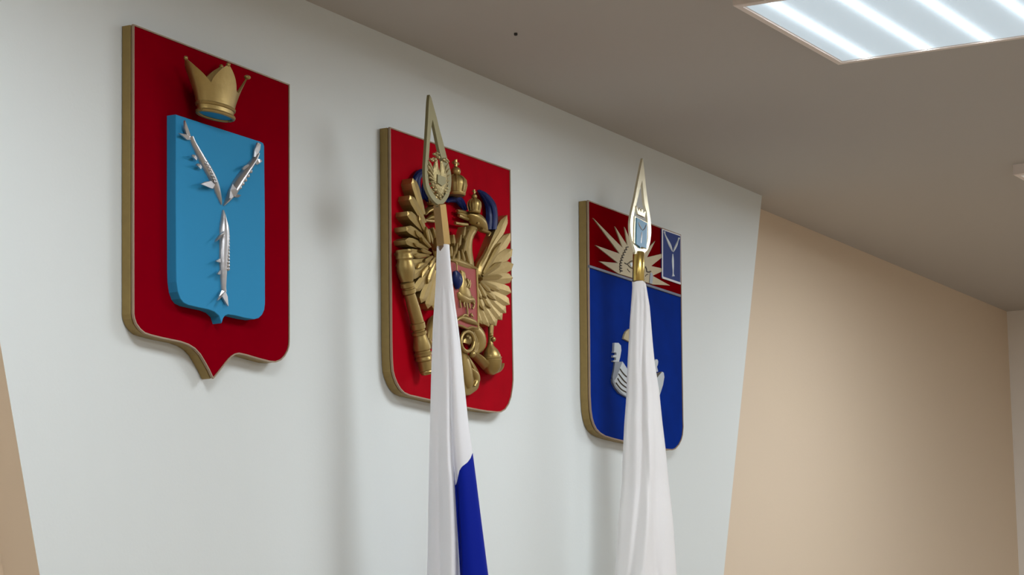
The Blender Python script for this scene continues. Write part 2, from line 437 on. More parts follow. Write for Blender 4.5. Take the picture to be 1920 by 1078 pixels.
# upper right fish
fish([(417.8,385.8,0.7),(427,372,4.5),(435,358,7.5),(444,342.5,8.2),(455,326,7.2),(466,311.3,5.5),(475,299,4.2),(480,288,3.4)], 0.014,
     [([(476,294),(482,294),(488,280),(489,270),(483.7,267),(478,280)], [0.003,0.003,0.006,0.008,0.008,0.004]),
      ([(478,304),(482,298),(488,298.5),(492,302),(487,306),(482,309)], [0.004,0.006,0.008,0.01,0.008,0.004])],
     [([(466,308),(468,311),(461,316),(457,319),(455,315),(459,311)], [0.004,0.004,0.008,0.012,0.012,0.008]),
      ([(430,372),(432,356),(436,345),(444,355),(446,362),(438,369)], [0.012,0.014,0.012,0.016,0.014,0.01]),
      ([(440,366),(446,364),(452,366),(448,370),(441,370)], [0.004,0.006,0.01,0.01,0.005])],
     [(450,351),(455,344),(460,337),(465,329),(470,321)], inner)
# hanging fish
fish([(416.5,394,0.8),(417,410.6,3.8),(417.6,426.9,6.8),(418.2,445.3,7.4),(417.4,471.8,6.8),(416.4,494.3,5.6),(416.4,518.8,4.4),(416.6,537,3.4),(417.4,548,3.2)], 0.013,
     [([(416,544),(421,546),(418,554),(412,561),(408,563.5),(411,556)], [0.003,0.004,0.005,0.009,0.012,0.006]),
      ([(417,546),(422,544),(427,556),(428.5,574),(424,569),(417,556)], [0.003,0.003,0.003,0.004,0.003,0.003])],
     [([(420,434),(423,438),(413,447),(404.5,453.5),(406,449),(412,441)], [0.012,0.012,0.014,0.014,0.01,0.01]),
      ([(414,484),(414,492),(408,491),(405,489),(409,487)], [0.004,0.004,0.01,0.013,0.008]),
      ([(414,506),(414,514),(411,515),(408,513),(410,510)], [0.004,0.004,0.01,0.012,0.008])],
     [(427.5,443+i*6.1) for i in range(11)], inner)
# crown
def crown(parent, cpx, Yc, a, b, hgt, flare, m, thick=0.004):
    """open crown: flared leaves over a beaded band, blue lining closing the bottom"""
    c = at(cpx[0], cpx[1], Yc); N = 96; T = 12; bm = B()
    peaks = [(97, 20, 1.0), (20, 15, 1.0), (184, 30, 1.0), (266, 10, 0.95), (308, 26, 1.26)]
    def hh(deg):
        v = 0.55
        for pk, wd, am in peaks:
            d = abs((deg-pk+180) % 360-180)
            if d < wd*1.75: v = max(v, 0.55+(am-0.55)*max(0.0, 1-d/(wd*1.75))**0.8)
        return v
    def P(th, t, inset=0.0):
        fl = 1+flare*(t**1.5)
        return Vector((c.x+(a*fl-inset)*math.cos(th), c.y-(b*(1+flare*0.9*t**1.5)-inset)*math.sin(th), c.z+hgt*t))
    for inset in (0.0, thick):
        gr = []
        for i in range(N):
            th = 2*math.pi*i/N; H = hh(360*i/N)
            gr.append([bm.verts.new(P(th, H*k/T, inset)) for k in range(T+1)])
        for i in range(N):
            A, Bq = gr[i], gr[(i+1) % N]
            for k in range(T): bm.faces.new((A[k], Bq[k], Bq[k+1], A[k+1]))
        if inset == 0: outer = gr
    for i in range(N):
        for k in (0, T): bm.faces.new((outer[i][k], outer[(i+1) % N][k], gr[(i+1) % N][k], gr[i][k]))
    co_ = obj('crown', bm, m, parent, True)
    bm = B()
    for t, r in ((0.015, 0.0042), (0.16, 0.0022), (0.185, 0.0022)):
        pts = [P(2*math.pi*i/48, t, -0.0005) for i in range(49)]; sweep(bm, pts, [r]*49, 8, cap=False)
    obj('band', bm, m, co_, True)
    for pk, wd, am in peaks:
        bm = B(); q = P(R(pk), am, 0.002)
        if pk in (20, 187): ball(bm, q, 0.0065, 1.3, 1.0, 0.7)
        else: ball(bm, q, 0.0045)
        obj('leaf_tip', bm, m, co_, True)
    bm = B()
    ring = [P(2*math.pi*i/48, 0.01, thick*0.6) for i in range(48)]
    v1 = [bm.verts.new(p) for p in ring]; v2 = [bm.verts.new(p+Vector((0, 0, 0.006))) for p in ring]
    bm.faces.new(v1); bm.faces.new(v2)
    for i in range(48): bm.faces.new((v1[i], v1[(i+1) % 48], v2[(i+1) % 48], v2[i]))
    obj('lining', bm, M['cyan'], co_)
crown(sh1, (404, 217), YF-0.046, 0.053, 0.0225, 0.096, 0.9, M['gold'])

# -- 2: scarlet shield with the two-headed eagle
S2 = [(731.5,238),(957.3,317.8),(959.5,500),(963,700),(963,713.4),(961.9,726.8),(959.1,744.6),(954.6,758),(948,768),(940.2,773),(932.4,773.6),(914.5,771.9),(896.7,769),(880,765.7),
      (850,760),(822,754),(806.5,750.6),(784.4,745.4),(768.8,742),(758.4,737.2),(751,729.6),(744.8,719.2),(739.8,706.2),(737.2,695.8),(735.9,681.6),(735.2,666),(734.6,640),(733,440)]
sh2, _ = shield_base('heraldic_shield', 'scarlet shield with a gold two-headed eagle, behind the white and blue flag', S2, M['red2'])
G = M['gold']
def D(d): return YF-d           # plane standing d metres in front of the field
# left wing
bm = B()
for tip, root, wd, d in [((774,334),(795,402),5.5,0.027),((768.5,366),(797,418),5.5,0.0285),((764,396),(797,434),6,0.030),((761.5,425),(799,450),6.5,0.0305),((760,450),(801,464),7,0.031),
                        ((761,474),(803,477),7.5,0.031),((763,497),(805,487),7.5,0.030),((769,521),(806,492),7.5,0.029),((778,547),(810,500),7.5,0.028),((790,568),(814,505),7,0.027),((802,579),(818,508),7,0.026),((814,581),(824,508),7,0.025)]:
    feather(bm, root, tip, wd*1.12, D(d), YF+0.0005, 0.002, 0.12)
for tip, root, wd, d in [((786,404),(801,440),4,0.034),((779,432),(801,455),4,0.035),((776,455),(803,468),4.2,0.036),((777,480),(806,478),4.5,0.036),((783,503),(808,486),4.5,0.035),((791,520),(812,490),4.5,0.034),((803,532),(817,492),4.5,0.033),
                        ((800,425),(806,455),3,0.039),((791,445),(808,464),3.2,0.040),((789,468),(809,475),3.2,0.040),((796,492),(812,480),3.4,0.039),((806,506),(816,482),3.4,0.038)]:
    feather(bm, root, tip, wd, D(d), D(d-0.008), 0.002, 0.2)
obj('wing', bm, G, sh2)
# right wing
bm = B()
for tip, root, wd, d in [((951,403),(905,505),6.5,0.022),((957,437),(905,512),7.5,0.0235),((961,467),(903,517),8,0.025),((963,495),(902,521),8,0.026),((962,521),(902,525),8,0.027),((959,548),(900,530),8,0.0275),
                        ((956,571),(899,534),7.8,0.0275),((949,587),(898,538),7.5,0.027),((941.5,600),(896,541),7.5,0.0265),((930.5,611),(893,544),7.5,0.026),((917,612.5),(890,546),7,0.025),((904.5,608),(885,548),6.5,0.024),((893,602),(880,548),6,0.023)]:
    feather(bm, root, tip, wd*1.3, D(d), YF+0.0005, 0.0015, 0.12)
for tip, root, wd, d in [((940,455),(908,512),5,0.029),((942,490),(906,517),5,0.030),((943,518),(905,522),5.2,0.031),((938,545),(902,528),5.2,0.032),((931,563),(899,533),5.2,0.032),((921,578),(897,538),5.2,0.031),((908,582),(893,541),5,0.030),((897,578),(888,543),4.6,0.029),
                        ((921,548),(901,528),3.8,0.036),((913,560),(898,532),3.8,0.036),((903,561),(894,535),3.8,0.035)]:
    feather(bm, root, tip, wd, D(d), D(d-0.008), 0.002, 0.2)
# leading bone of the wing, curled at the shoulder
sweep(bm, [at(*q, D(0.016)) for q in spline([(947,412),(934,434),(918,462),(906,486),(897,502),(896,518),(903,527),(911,522),(912,510)], 4)], [0.007+0.004*min(1, i/14) for i in range(33)], 10)
obj('wing', bm, G, sh2)
# body with two necks
bm = B()
relief(bm, [(806,428,5),(814,450,9),(826,474,14),(838,500,20),(846,530,24),(852,560,22),(856,590,16)], D(0.012), 0.018, 4, 12)
relief(bm, [(884,428,9),(872,446,11),(866,468,15),(862,492,22),(858,520,26),(856,560,22),(856,600,14)], D(0.010), 0.024, 4, 12)
for i, (x0, y0, x1, y1) in enumerate([(872,425,868,447),(880,432,871,455),(864,440,860,466),(874,450,868,478),(858,455,852,482),(866,468,872,496),(860,470,861,498),(853,470,847,494),(874,470,882,498),
                                      (846,462,848,486),(840,450,840,478),(850,440,852,462),(812,428,820,452),(804,430,812,458),(818,446,826,470)]):
    feather(bm, (x0, y0), (x1, y1), 3.4, D(0.036), D(0.02), 0.003, 0.3)
relief(bm, [(840,486,2),(856,490,7),(872,497,7),(895,505,2)], D(0.033), 0.006, 3, 8)
obj('body', bm, G, sh2, True)
# heads
bm = B()
relief(bm, [(908,434,1),(903,432,5),(893,418,10),(884,407,9),(874,402,2)], D(0.016), 0.024, 4, 12)
relief(bm, [(900,430,3),(909,434,3.2),(916,437,2),(914,443,0.6)], D(0.026), 0.009, 4, 8)
line(bm, [(857,395),(868,397),(878,400)], D(0.014), 0.004); line(bm, [(860,404),(872,409),(884,412)], D(0.016), 0.004); line(bm, [(853,418),(864,420),(876,421)], D(0.016), 0.004)
relief(bm, [(855,399,1),(868,404,6),(880,408,7)], D(0.008), 0.012, 3, 8)
ball(bm, at(896, 419, D(0.041)), 0.004)
obj('head', bm, G, sh2, True)
bm = B()
relief(bm, [(822,420,4),(816,404,9),(807,394,9),(799,396,4),(794,404,1)], D(0.014), 0.022, 4, 12)
line(bm, [(797,413),(806,414),(815,415)], D(0.022), 0.0035)
relief(bm, [(799,411,1),(806,408,4),(814,408,5)], D(0.02), 0.01, 3, 8)
obj('head', bm, G, sh2, True)
# crowns of the eagle
def small_crown(cx, cy, wd, hg, d, orb):
    k = FPX/depth_of(at(cx, cy, YF)); bm = B(); b0 = at(cx, cy, D(d)); r = wd/k; h = hg/k
    lathe(bm, b0, b0+Vector((0, 0, h)), [(0, r*0.86), (0.05, r*0.95), (0.13, r*0.95), (0.16, r*0.84), (0.2, r*0.84), (0.5, r*1.02), (0.72, r*0.98), (0.88, r*0.7), (0.97, r*0.3), (1, r*0.05)], 24)
    for ang in range(0, 360, 45):
        a = R(ang+10)
        pts = [b0+Vector((math.cos(a)*rr*r, -math.sin(a)*rr*r, zz*h)) for zz, rr in ((0.15, 0.86), (0.3, 0.95), (0.5, 1.05), (0.72, 1.0), (0.88, 0.72), (0.98, 0.32))]
        sweep(bm, pts, [r*0.09]*6, 6)
    o = obj('crown', bm, G, sh2, True)
    bm = B(); q = b0+Vector((0, 0, h+orb/k*0.6)); ball(bm, q, orb/k)
    sweep(bm, [q+Vector((0, 0, orb/k)), q+Vector((0, 0, orb/k*2.4))], [orb/k*0.35]*2, 8)
    sweep(bm, [q+Vector((-orb/k*0.9, 0, orb/k*1.7)), q+Vector((orb/k*0.9, 0, orb/k*1.7))], [orb/k*0.35]*2, 8)
    obj('orb_and_cross', bm, G, o, True)
small_crown(855, 367, 19, 40, 0.026, 9.5)
small_crown(889.5, 399.5, 12, 28, 0.030, 5.5)
small_crown(812, 386, 11.5, 26, 0.024, 5)
# ribbons
def ribbon(pxs, w0, d, hh=0.008):
    bm = B(); relief(bm, [(x, y, ww) for (x, y), ww in zip(pxs, w0)], D(d), hh, 5, 8)
    pts = spline(pxs, 5)
    for s in (-0.45, 0.45):
        sweep(bm, [at(x+s*w0[min(len(w0)-1, i//5)], y, D(d+hh*0.9)) for i, (x, y) in enumerate(pts)], [0.0012]*len(pts), 5)
    obj('ribbon', bm, M['navy'], sh2, True)
ribbon([(800,322),(789,324),(781,334),(781,348),(786,362),(792,374)], [6,7,7,6,4,2], 0.010)
ribbon([(796,340),(794,352),(797,366),(804,376),(812,380)], [3,4,5,5,3], 0.012)
ribbon([(836,378),(846,374),(858,374),(866,384),(872,394)], [3,6,7,6,3], 0.012)
ribbon([(896,357),(904,364),(912,374),(918,386),(920,400),(920,414),(919,431)], [2,5,7,8.5,9,9.5,9], 0.010, 0.014)
# breast shield with rider
bm = B(); CS = [(838,485),(893.3,503.5),(896,560),(896.5,616),(884,613),(876,616),(866,611),(845,606)]
plate(bm, CS, D(0.036), D(0.024), 0.001); bs = obj('breast_shield', bm, M['pink'], sh2)
bm = B(); cs = CS+[CS[0]]
for a, b in zip(cs, cs[1:]): sweep(bm, [at(*a, D(0.037)), at(*b, D(0.037))], [0.0026]*2, 8)
obj('border', bm, G, bs, True)
bm = B()
relief(bm, [(862,507,1),(866,512,4),(867,522,5),(868,536,8),(871,552,10),(876,560,8),(882,556,4)], D(0.036), 0.010, 4, 10)
relief(bm, [(858,548,2),(864,556,7),(872,562,8),(882,562,6),(888,570,2)], D(0.036), 0.010, 4, 10)
for q in ([(862,563),(863,570),(864,577)], [(870,563),(870,571),(871,576)], [(881,564),(880,571),(881,578)], [(887,566),(889,572),(886,579)], [(874,566),(876,580),(877,592)], [(866,594),(871,590),(877,592)], [(884,592),(883,588),(887,594)]):
    line(bm, q, D(0.040), 0.0022)
line(bm, [(875,523),(878,530),(875,538)], D(0.044), 0.003); line(bm, [(879,525),(881,532),(879,540)], D(0.044), 0.003)
relief(bm, [(852,604,1),(862,596,4),(874,599,6),(886,604,5),(893,610,1)], D(0.036), 0.009, 4, 8)
line(bm, [(856,492),(857,510),(858,524)], D(0.042), 0.0018)
obj('rider_and_dragon', bm, G, bs, True)
bm = B(); relief(bm, [(852,508,3),(855,516,7),(857,526,8.5),(857,535,6),(856,542,2)], D(0.038), 0.010, 4, 10)
obj('cape', bm, M['navy'], bs, True)
# legs, claws, tail
bm = B()
relief(bm, [(868,612,8),(882,618,12),(892,634,12),(894,652,9),(889,664,3)], D(0.010), 0.022, 4, 12)
ring = [at(876+13*math.cos(a)*0.95, 640+19*math.sin(a), D(0.030)) for a in [2*math.pi*i/20 for i in range(21)]]
sweep(bm, ring, [0.0045]*21, 10, cap=False)
for k in range(4): line(bm, [(884+k*3.2,621+k*2),(891+k*2.6,636+k),(891+k*2.4,652),(887+k*1.5,662)], D(0.032-k*0.004), 0.0022)
relief(bm, [(872,645,7),(876,636,9),(879,627,6)], D(0.012), 0.008, 3, 8)
obj('leg', bm, G, sh2, True)
bm = B()
relief(bm, [(880,664,4.5),(888,668,5),(900,679,5.5),(911,690,6),(921,697,5),(930,692,4),(937,682,2)], D(0.010), 0.022, 4, 10)
ball(bm, at(886, 664, D(0.032)), 0.0075)
obj('claw', bm, G, sh2, True)
bm = B()
relief(bm, [(800,640,3),(805,618,7),(812,602,9),(822,596,9)], D(0.010), 0.02, 4, 10)
relief(bm, [(798,636,3),(804,646,4.5),(812,650,5)], D(0.018), 0.014, 4, 8)
obj('leg', bm, G, sh2, True)
bm = B()
plate(bm, [(858,642),(868,650),(876,660),(884,672),(892,684),(899,697),(901,712),(898,728),(890,736),(880,741),(866,735),(850,700)], D(0.018), YF+0.0005, 0.004, 3)
relief(bm, [(860,646,2),(868,664,5),(874,690,8),(878,715,7),(879,728,3)], D(0.018), 0.010, 4, 8)
relief(bm, [(880,690,2),(890,700,5),(894,713,4),(888,724,2)], D(0.018), 0.008, 4, 8)
line(bm, [(864,648),(876,668),(888,690),(896,706)], D(0.020), 0.003)
obj('tail', bm, G, sh2, True)
# orb held by the right claw
k2 = FPX/depth_of(at(920, 680, YF))
bm = B()
lathe(bm, at(923, 703, D(0.024)), at(919, 645, D(0.024)), [(0, 3/k2), (0.06, 11/k2), (0.2, 17/k2), (0.4, 19.5/k2), (0.47, 20/k2), (0.48, 18.6/k2), (0.52, 18.6/k2), (0.53, 20/k2), (0.57, 20/k2), (0.58, 18.4/k2), (0.63, 18.2/k2), (0.8, 13.5/k2), (0.93, 7/k2), (1, 5/k2)], 28)
lathe(bm, at(919, 646, D(0.022)), at(920.5, 610, D(0.022)), [(0, 6.5/k2), (0.12, 5/k2), (0.5, 5/k2), (1, 5.6/k2)], 16)
ball(bm, at(925, 636, D(0.03)), 0.006); ball(bm, at(921, 628, D(0.032)), 0.005)
obj('orb', bm, G, sh2, True)
# sceptre held by the left claw
bm = B()
def turned(a, b, prof, d): lathe(bm, at(*a, D(d)), at(*b, D(d)), [(t, r/k2) for t, r in prof], 24)
turned((757,468),(763,529), [(0,14),(0.06,15.5),(0.1,14),(0.16,14),(0.2,15.5),(0.27,16),(0.31,14),(0.36,14),(0.45,16),(0.65,16.5),(0.85,14),(1,11)], 0.021)
turned((763,528),(768,552), [(0,10),(0.1,13),(0.4,13),(0.48,10.5),(0.55,10.5),(0.6,12.5),(0.9,12.5),(1,9.5)], 0.021)
turned((768,551),(783,606), [(0,10),(0.5,11.5),(0.95,12),(1,12)], 0.021)
turned((782,604),(787,628), [(0,11),(0.08,13.5),(0.5,13.5),(0.6,11),(0.68,11),(0.74,13.5),(0.95,13.5),(1,11)], 0.021)
turned((787,627),(800,702), [(0,11),(0.12,13),(0.3,16),(0.38,16),(0.4,14),(0.44,14),(0.47,16),(0.52,16),(0.54,14),(0.57,14),(0.6,15.5),(0.64,15.5),(0.67,12.5),(0.88,12.5),(0.9,11),(0.93,12),(1,9)], 0.021)
obj('sceptre', bm, G, sh2, True)

# -- 3: red and blue shield with sun and boat
S3 = [(1103.3,375),(1277,440),(1279,620),(1281.5,788),(1281.9,799.9),(1280.6,815.7),(1278.2,824.9),(1273.6,834.2),(1267.1,841.6),(1261.5,844),(1247.6,843),(1210,835.5),
      (1168,827.3),(1152.4,823.6),(1135.7,818.6),(1125.7,812.6),(1119,805.7),(1113.8,795.7),(1110.6,784.5),(1108,767.8),(1106.5,740),(1104.8,560)]
sh3, _ = shield_base('heraldic_shield', 'smaller red and blue shield with a sun face, behind the plain white flag', S3, M['blue3'])
Y3 = YF
bm = B(); plate(bm, [(1105,378),(1275.6,442),(1276.6,553),(1105.8,498)], Y3-0.0012, Y3+0.001); obj('red_chief', bm, M['red3'], sh3)
bm = B(); plate(bm, [(1105.6,496.5),(1277,552.2),(1277,557.2),(1105.6,501.5)], Y3-0.004, Y3+0.001, 0.001); obj('moulding', bm, M['moulding'], sh3)
SUN = [(1159.6,513),(1123.9,489.9),(1158.6,493),(1116.5,459.6),(1161.8,475.4),(1112.1,408.6),(1167.3,464.2),(1153.1,424.4),(1176.4,459.9),(1171.2,425.2),(1186,458),(1192,418),(1199,462),(1210,428),(1208,472),
       (1228.8,451.6),(1213.6,482.3),(1254.4,472.4),(1221.4,498.6),(1250,505),(1224,517),(1256.5,535.2),(1224.7,533.5)]
bm = B(); plate(bm, SUN, Y3-0.004, Y3+0.001, 0.0008); sun = obj('sun', bm, M['sun'], sh3)
bm = B(); ys = Y3-0.0042
sc_ = []
for i in range(10):
    t = i/9; x = 1177-12*math.sin(t*2.0)-1.5; y = 466+45*t
    sc_ += [(x+2.6, y-3.0), (x-1.6, y-2.2), (x-2.2, y)]
line(bm, sc_, ys, 0.0015, 2)
for q, r in (([(1171,493),(1176,495),(1183,490),(1190,489)], 0.0016), ([(1176,495),(1181,501),(1186,503)], 0.0016), ([(1176,504),(1178,507),(1181,510)], 0.0012), ([(1210,500),(1212,505),(1212.5,509),(1217,510),(1220,509)], 0.002),
             ([(1210,518),(1212,515),(1215,514)], 0.0012), ([(1191,519),(1200,523),(1208,524)], 0.0013), ([(1199,496),(1197,508),(1201,513)], 0.0012)): line(bm, q, ys, r, 4)
obj('face_lines', bm, M['dark'], sun)
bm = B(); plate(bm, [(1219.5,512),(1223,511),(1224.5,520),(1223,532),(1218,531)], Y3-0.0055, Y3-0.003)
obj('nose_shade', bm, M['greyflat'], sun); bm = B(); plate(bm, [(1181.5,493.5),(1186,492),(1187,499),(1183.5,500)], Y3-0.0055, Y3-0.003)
obj('eye', bm, M['silverflat'], sun)
# canton with three fish
bm = B(); CT = [(1241.3,429),(1276.3,441.3),(1276.3,532.2),(1241.6,520.5)]
plate(bm, CT, Y3-0.0050, Y3+0.001, 0.0008); ct = obj('canton', bm, M['bluecanton'], sh3)
bm = B()
for a, b, r in (((1241.8,430),(1242,520),0.0030), ((1242,520),(1275.8,531.4),0.0030), ((1242,430),(1276,442),0.0015), ((1276,442),(1275.8,531.4),0.0008)):
    sweep(bm, [at(*a, Y3-0.0052), at(*b, Y3-0.0052)], [r, r], 8, 0.5)
obj('border', bm, M['white_line'], ct, True)
for sp in ([(1245.5,434,1.5),(1247,440,0.8),(1251,449,1.5),(1256,460,2.2),(1260.6,471.5,0.5)], [(1273,446,1.8),(1271,451,0.9),(1268.5,458,1.8),(1265,466,1.8),(1262,472.5,0.5)],
           [(1261.3,476,0.6),(1261.4,487,1.7),(1261.8,499,1.5),(1262,509,0.9),(1262,514,1.2),(1262.3,518,2.6)]):
    bm = B(); relief(bm, sp, Y3-0.0050, 0.0025, 4, 6); obj('fish', bm, M['silverflat'], ct, True)
# boat
def bx_(pts, o=(1130, 590), s=5.99): return [(o[0]+x/s, o[1]+y/s) for x, y in pts]
boat = None
bm = B()
hull = bx_([(225,525),(262,580),(300,640),(400,690),(500,720),(604,720),(640,670),(672,640),(688,650),(695,700),(680,790),(640,915),(560,965),(450,985),(350,965),(265,922),(200,870),(150,800),(130,745),(165,690),(195,600)])
plate(bm, hull, Y3-0.005, Y3+0.0005, 0.001); boat = obj('boat', bm, M['silverflat'], sh3)
bm = B()
plate(bm, bx_([(133,315),(180,315),(207,345),(212,400),(198,480),(185,530),(125,530),(118,515),(150,508),(152,482),(118,478),(122,455),(155,452),(155,428),(122,425),(130,400)]), Y3-0.006, Y3+0.0005, 0.0008)
obj('prow_head', bm, M['silverflat'], boat); bm = B()
plate(bm, bx_([(578,545),(585,515),(600,500),(618,503),(626,525),(622,560),(612,585),(618,610),(625,640),(600,640),(585,600)]), Y3-0.006, Y3+0.0005, 0.0008)
obj('stern_post', bm, M['silverflat'], boat)
bm = B()
plate(bm, bx_([(140,528),(205,526),(222,535),(190,600),(165,680),(140,760),(120,745),(112,700),(128,620)]), Y3-0.0045, Y3+0.0005, 0.0008)
plate(bm, bx_([(112,720),(130,760),(160,810),(215,870),(270,915),(262,922),(190,880),(140,815),(115,760)]), Y3-0.0058, Y3+0.0005, 0.0008)
obj('keel', bm, M['greyflat'], boat)
bm = B()
for q in ([(195,610),(235,665),(280,705),(330,740)], [(180,665),(220,720),(265,765),(330,800)], [(168,715),(205,770),(262,815),(330,850)], [(150,765),(200,830),(258,866),(330,900)]):
    line(bm, bx_(q), Y3-0.0056, 0.0018, 4)
obj('plank_lines', bm, M['dark'], boat); bm = B()
plate(bm, bx_([(600,655),(640,645),(668,638),(640,672),(606,716)]), Y3-0.0065, Y3-0.004)
obj('hull_opening', bm, M['dark'], boat)
bm = B(); plate(bm, bx_([(235,270),(245,230),(262,190),(295,160),(345,155),(390,190),(390,290),(345,315),(298,302),(265,285)]), Y3-0.005, Y3+0.0005, 0.0008)
obj('gold_charge', bm, M['sun'], sh3)

# ------------------------------------------------------------------ flagpoles
YQ1, YQ2 = 2.95, 3.00
def spear(name, outer, holes, Y, th, m, parent, sm=3, ko=(0,), kh=(0,)):
    """flat open spearhead cut out of thick plate"""
    o = smooth_closed(XZ(outer, Y), sm, ko); h = smooth_closed(XZ(holes, Y), sm, kh)
    bm = B()
    c = []
    for y in (Y, Y+th):
        c.append(([bm.verts.new((x, y, z)) for x, z in o], [bm.verts.new((x, y, z)) for x, z in h]))
    for A, Bq in ((c[0][0], c[1][0]), (c[0][1], c[1][1])):
        for i in range(len(A)): bm.faces.new((A[i], A[(i+1) % len(A)], Bq[(i+1) % len(A)], Bq[i]))
    for O, Hh in c:
        ed = []
        for A in (O, Hh):
            for i in range(len(A)): ed.append(bm.edges.get((A[i], A[(i+1) % len(A)])) or bm.edges.new((A[i], A[(i+1) % len(A)])))
        bmesh.ops.triangle_fill(bm, use_beauty=True, use_dissolve=False, edges=ed, normal=(0, 1, 0))
    return obj(name, bm, m, parent)
# pole 1
ax0 = at(824, 383, YQ1+0.004); ax1 = at(832, 460, YQ1+0.004)
dirn = (ax1-ax0).normalized()
def down(p, z, d): return p+d*((z-p.z)/d.z)
dpole = (at(868, 1078, YQ1+0.004)-ax0).normalized()
base1 = down(ax0, 0.0, dpole)
pl1 = thing('flagpole', 'left flagpole topped by a dull brass spearhead with an eagle relief', 'flagpole', (base1.x, base1.y, 0), 'flagpoles in front of the wall')
k1 = FPX/depth_of(ax0)
bm = B(); sweep(bm, [down(ax0, 0.03, dpole), ax1+dpole*0.06, ax1-dirn*0.02], [0.0125, 0.010, 0.010], 20); obj('pole', bm, M['pole'], pl1, True)
bm = B(); b_ = base1; lathe(bm, b_, b_+Vector((0, 0, 0.1)), [(0, 0.15), (0.2, 0.15), (0.35, 0.12), (0.5, 0.05), (1, 0.022)], 32); obj('base', bm, M['rubber'], pl1, True)
bm = B()
ax = (ax1-ax0); t_ = ax.normalized(); ee = t_.cross(Vector((0, 1, 0))).normalized(); e2_ = ee.cross(t_)
rings = []
for s, rr in ((0, 0.0125), (0.02, 0.0150), (0.98, 0.0165), (1.0, 0.0150)):
    rings.append([bm.verts.new(ax0+ax*s+(ee*math.cos(R(60*k+34))+e2_*math.sin(R(60*k+34)))*rr) for k in range(6)])
for A, Bq in zip(rings, rings[1:]):
    for k in range(6): bm.faces.new((A[k], A[(k+1) % 6], Bq[(k+1) % 6], Bq[k]))
bm.faces.new(rings[0]); bm.faces.new(rings[-1])
obj('ferrule', bm, M['ferrule'], pl1)
o1 = [(805.8,177.5),(808.6,183),(813,199),(818.5,219),(823.5,240),(828.8,259),(833.5,277),(838.5,297),(843,313),(846,328),(846.3,342),(844.5,357),(840.5,369),(835,378),(830.5,382.5),(830.5,388),(821.5,388),(821.5,383.5),
      (816,379.5),(809,371),(803,360),(798.8,347),(797,330),(797,312),(798.5,290),(800,265),(801.5,240),(803,212),(804.3,190)]
h1 = [(811.3,224),(813.5,233),(818,254),(822.5,276),(828,297),(833,312),(838,327),(840,340),(839,352),(835.5,363),(830,372),(825,375),(819,371),(811,360),(805,347),(803,332),(803,312),(804.5,290),(806.5,262),(809,238)]
fin1 = spear('spearhead', o1, h1, YQ1, 0.007, M['brass_dull'], pl1, 3, (0, 15, 16))
# eagle relief inside the spearhead
bm = B(); Ye = YQ1+0.003
relief(bm, [(818,300,2),(816,318,6),(819,336,9),(822,352,8),(825,368,3)], Ye, 0.006, 3, 8)
relief(bm, [(827,302,2),(829,318,5),(830,335,8),(829,352,7),(826,366,3)], Ye, 0.006, 3, 8)
for tip, root, wd in [((803,300),(813,322),2.2),((802,309),(813,328),2.4),((801.5,320),(813,334),2.4),((803,331),(814,338),2.4),((806,341),(816,341),2.4),((809,350),(818,343),2.4),
                      ((841,306),(832,326),2.2),((843,316),(832,331),2.4),((844,327),(833,336),2.4),((844,338),(832,340),2.4),((842,347),(831,343),2.4),((838,355),(829,345),2.4)]:
    feather(bm, root, tip, wd, Ye-0.004, Ye+0.003, 0.0015, 0.25)
for x, y, r in ((815,299,0.0045),(811,301,0.003),(832,300,0.0045),(836,303,0.003),(818,291,0.0035),(822,295,0.004),(814,289,0.003),(819,287,0.003),(822,288,0.0025),(815,356,0.004),(834,357,0.004),(838,353,0.003),(811,345,0.003),(824,369,0.004),(819,366,0.003),(829,366,0.003),(826,373,0.0025)):
    ball(bm, at(x, y, Ye-0.003), r, 1.6, 1, 1)
line(bm, [(812,296),(808,299),(806,297)], Ye-0.003, 0.002); line(bm, [(835,297),(839,300),(841,304)], Ye-0.003, 0.002)
line(bm, [(806,352),(812,360),(820,352)], Ye-0.002, 0.0018); line(bm, [(828,352),(836,362),(842,356)], Ye-0.002, 0.0018)
obj('eagle', bm, M['brass_eagle'], fin1, True)
bm = B(); plate(bm, [(821,327),(836,332),(836,344),(829,349),(821,343)], Ye-0.008, Ye, 0.0008); obj('breast_shield', bm, M['brass_dull'], fin1)
# pole 2
bx0 = at(1197.5, 473, YQ2+0.004); bx1 = at(1196.8, 528, YQ2+0.004); dir2 = (at(1197, 1078, YQ2+0.004)-bx0).normalized()
base2 = down(bx0, 0.0, dir2)
pl2 = thing('flagpole', 'right flagpole topped by a pale brass spearhead around a tiny blue shield', 'flagpole', (base2.x, base2.y, 0), 'flagpoles in front of the wall')
bm = B(); sweep(bm, [down(bx0, 0.03, dir2), bx1+dir2*0.06, bx1-dir2*0.02], [0.0125, 0.010, 0.010], 20); obj('pole', bm, M['pole'], pl2, True)
bm = B(); lathe(bm, base2, base2+Vector((0, 0, 0.1)), [(0, 0.15), (0.2, 0.15), (0.35, 0.12), (0.5, 0.05), (1, 0.022)], 32); obj('base', bm, M['rubber'], pl2, True)
bm = B(); lathe(bm, bx0, bx1, [(0, 0.0135), (0.02, 0.0148), (0.98, 0.0148), (1, 0.0135)], 32); obj('ferrule', bm, M['brass'], pl2, True)
o2 = [(1205,297),(1207,309),(1209.3,330),(1212,356.8),(1215.8,384.6),(1218.3,402),(1220.6,419.4),(1221,435.2),(1219.2,453),(1214.6,467.5),(1209.5,472.8),(1209,476),(1190,476),(1191.6,471.5),
      (1186.6,455),(1182.8,438),(1181.6,421),(1183.2,405),(1186.5,389),(1190.8,370),(1195.5,345),(1200.2,321)]
